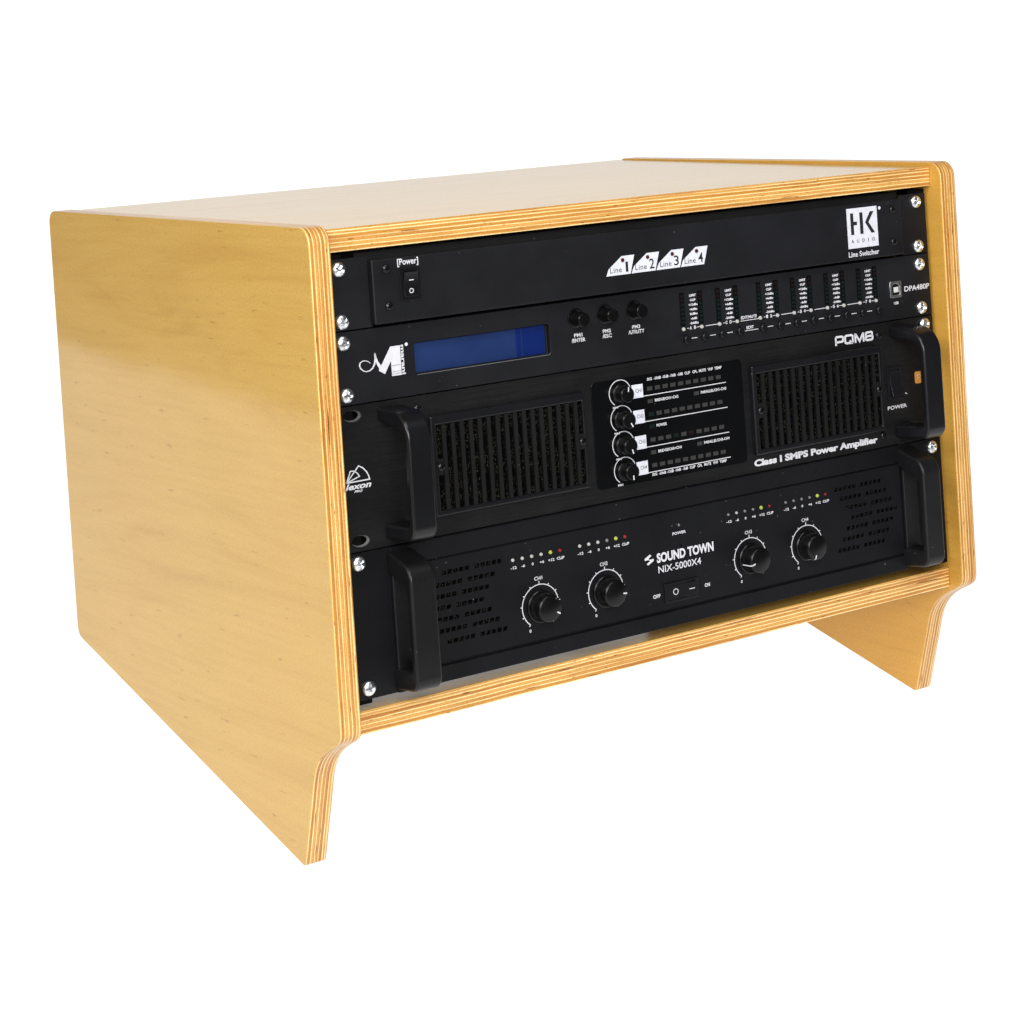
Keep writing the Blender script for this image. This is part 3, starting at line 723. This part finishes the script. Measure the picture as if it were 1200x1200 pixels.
for k, cu in enumerate((124.7, 175.0, 293.6, 343.2)):
    cv = 33.0
    tm.band(arc_pts(cu, cv, 13.6, -52, 232, 44), 0.6, W4)
    for j in range(11):
        a = R(232-28.4*j); l = 1.9 if j == 5 else 1.1
        tm.band([(cu+13.7*math.cos(a), cv+13.7*math.sin(a)), (cu+(13.8+l)*math.cos(a), cv+(13.8+l)*math.sin(a))], 0.6, W4)
    txt(tm, '0', cu-9.4, cu-8.0, cv-15.6, cv-13.6, W4, bold=.03)
    txt(tm, 'CH%d' % (k+1), cu-3.4, cu+2.6, 49.4, 51.8, W4, bold=.015)
    kb = knob(t4, cu, cv-0.3, 8.8, 12.2, W4, skirt=10.4, seg=44)
    ang = (-32, -8, 196, 250)[k]; a = R(ang); dx, dy = math.cos(a), math.sin(a); pm = MB()
    pm.band([(cu+dx*5.4, cv-0.3+dy*5.4), (cu+dx*8.1, cv-0.3+dy*8.1)], 0.9, W4+12.22)
    ro = 9.0; px, py = -dy*0.45, dx*0.45; q = []
    for w_, rr in ((W4+3.0, 9.35), (W4+11.0, 8.8), (W4+12.0, 8.25)):
        q += [(cu+dx*rr+px, cv-0.3+dy*rr+py, w_), (cu+dx*rr-px, cv-0.3+dy*rr-py, w_)]
    pm.add(q, [(0, 1, 3, 2), (2, 3, 5, 4)])
    t4.part('pointer', pm, 'white', parent=kb, smooth=False)
for gi, a0 in enumerate((106.4, 157.0, 277.2, 326.8)):
    for j in range(6):
        u = a0+j*7.06
        mt = 'lens_yellow' if j == 4 else 'lens_red' if j == 5 else ('lens_clear' if gi < 1 or (gi == 1 and j < 3) or (j in (1,) and gi == 2) else 'lens_dim')  # clear LEDs: white reflection put into the lens colour, brighter copy and dimmer copy
        r_ = (1.3 if j == 4 else 1.15 if gi < 2 else 0.95)
        mb = MB(); mb.lathe(u, 65.3, [(r_, W4-.1), (r_, W4+0.3), (r_*.75, W4+0.8), (r_*.3, W4+1.0)], 14); t4.part('level_light', mb, mt)
        s = ('-12', '-6', '0', '+6', '+12', 'CLIP')[j]; hw = (2.2, 1.4, 0.7, 1.6, 2.3, 2.9)[j]
        txt(tm, s, u+0.4-hw, u+0.4+hw, 59.5, 61.3, W4, bold=.03, res=2)
txt(tm, 'POWER', 230.4, 241.4, 59.3, 61.2, W4, bold=.03, res=2)
txt(tm, 'SOUND TOWN', 216.5, 263.3, 43.2, 49.7, W4, bold=.04)
txt(tm, 'NIX-5000X4', 217.2, 252.2, 36.4, 41.0, W4, bold=.008)
tm.sheet([(211.2, 50.0), (206.9, 47.9), (206.9, 46.5), (210.6, 46.7), (210.0, 47.6), (212.4, 48.9)], W4)
tm.sheet([(209.2, 43.1), (213.9, 45.3), (214.1, 46.8), (210.3, 46.5), (211.0, 45.6), (208.4, 44.3)], W4)
txt(tm, 'OFF', 211.6, 217.4, 20.4, 22.9, W4, bold=.03); txt(tm, 'ON', 253.9, 258.3, 20.4, 22.9, W4, bold=.03)
lettering(t4, tm)
for u, v in ((236.0, 65.4), (236.6, 51.6)):
    mb = MB(); mb.lathe(u, v, [(0.9, W4-.1), (0.9, W4+0.25)], 12); t4.part('pin_light', mb, 'lens_dim' if v > 60 else 'gloss')
sw = MB(); sw.box(220.8, 248.2, 15.4, 28.6, W4-.2, W4+1.0)
c = MB(); c.box(223.6, 246.4, 17.4, 26.9, W4+.1, 9)
sf = t4.part('power_switch', sw, 'plastic', cut=c, bevel=0.3)
rk = MB(); rk.prism([(0, 0), (1, 0), (1, 1)], 0, 1); rk = MB()
k8 = [(223.8, W4), (246.2, W4), (246.2, W4+2.4), (235.0, W4+0.8), (223.8, W4+1.1)]
nn = len(k8); rk.v = [(u, 17.6, w_) for u, w_ in k8]+[(u, 26.7, w_) for u, w_ in k8]
rk.f = [list(range(nn)), [nn+i for i in range(nn)][::-1]]+[[i, nn+i, nn+(i+1) % nn, (i+1) % nn] for i in range(nn)]; rk.m = [0]*len(rk.f)
t4.part('rocker', rk, 'plastic', parent=sf, bevel=0.3)
mb = MB(); mb.band(arc_pts(229.4, 22.2, 1.9, 0, 342, 19), 0.45, W4+1.05, closed=True); mb.box(240.2, 244.2, 21.9, 22.4, W4+1.6, W4+2.15)
lettering(t4, mb, 'white', sf)
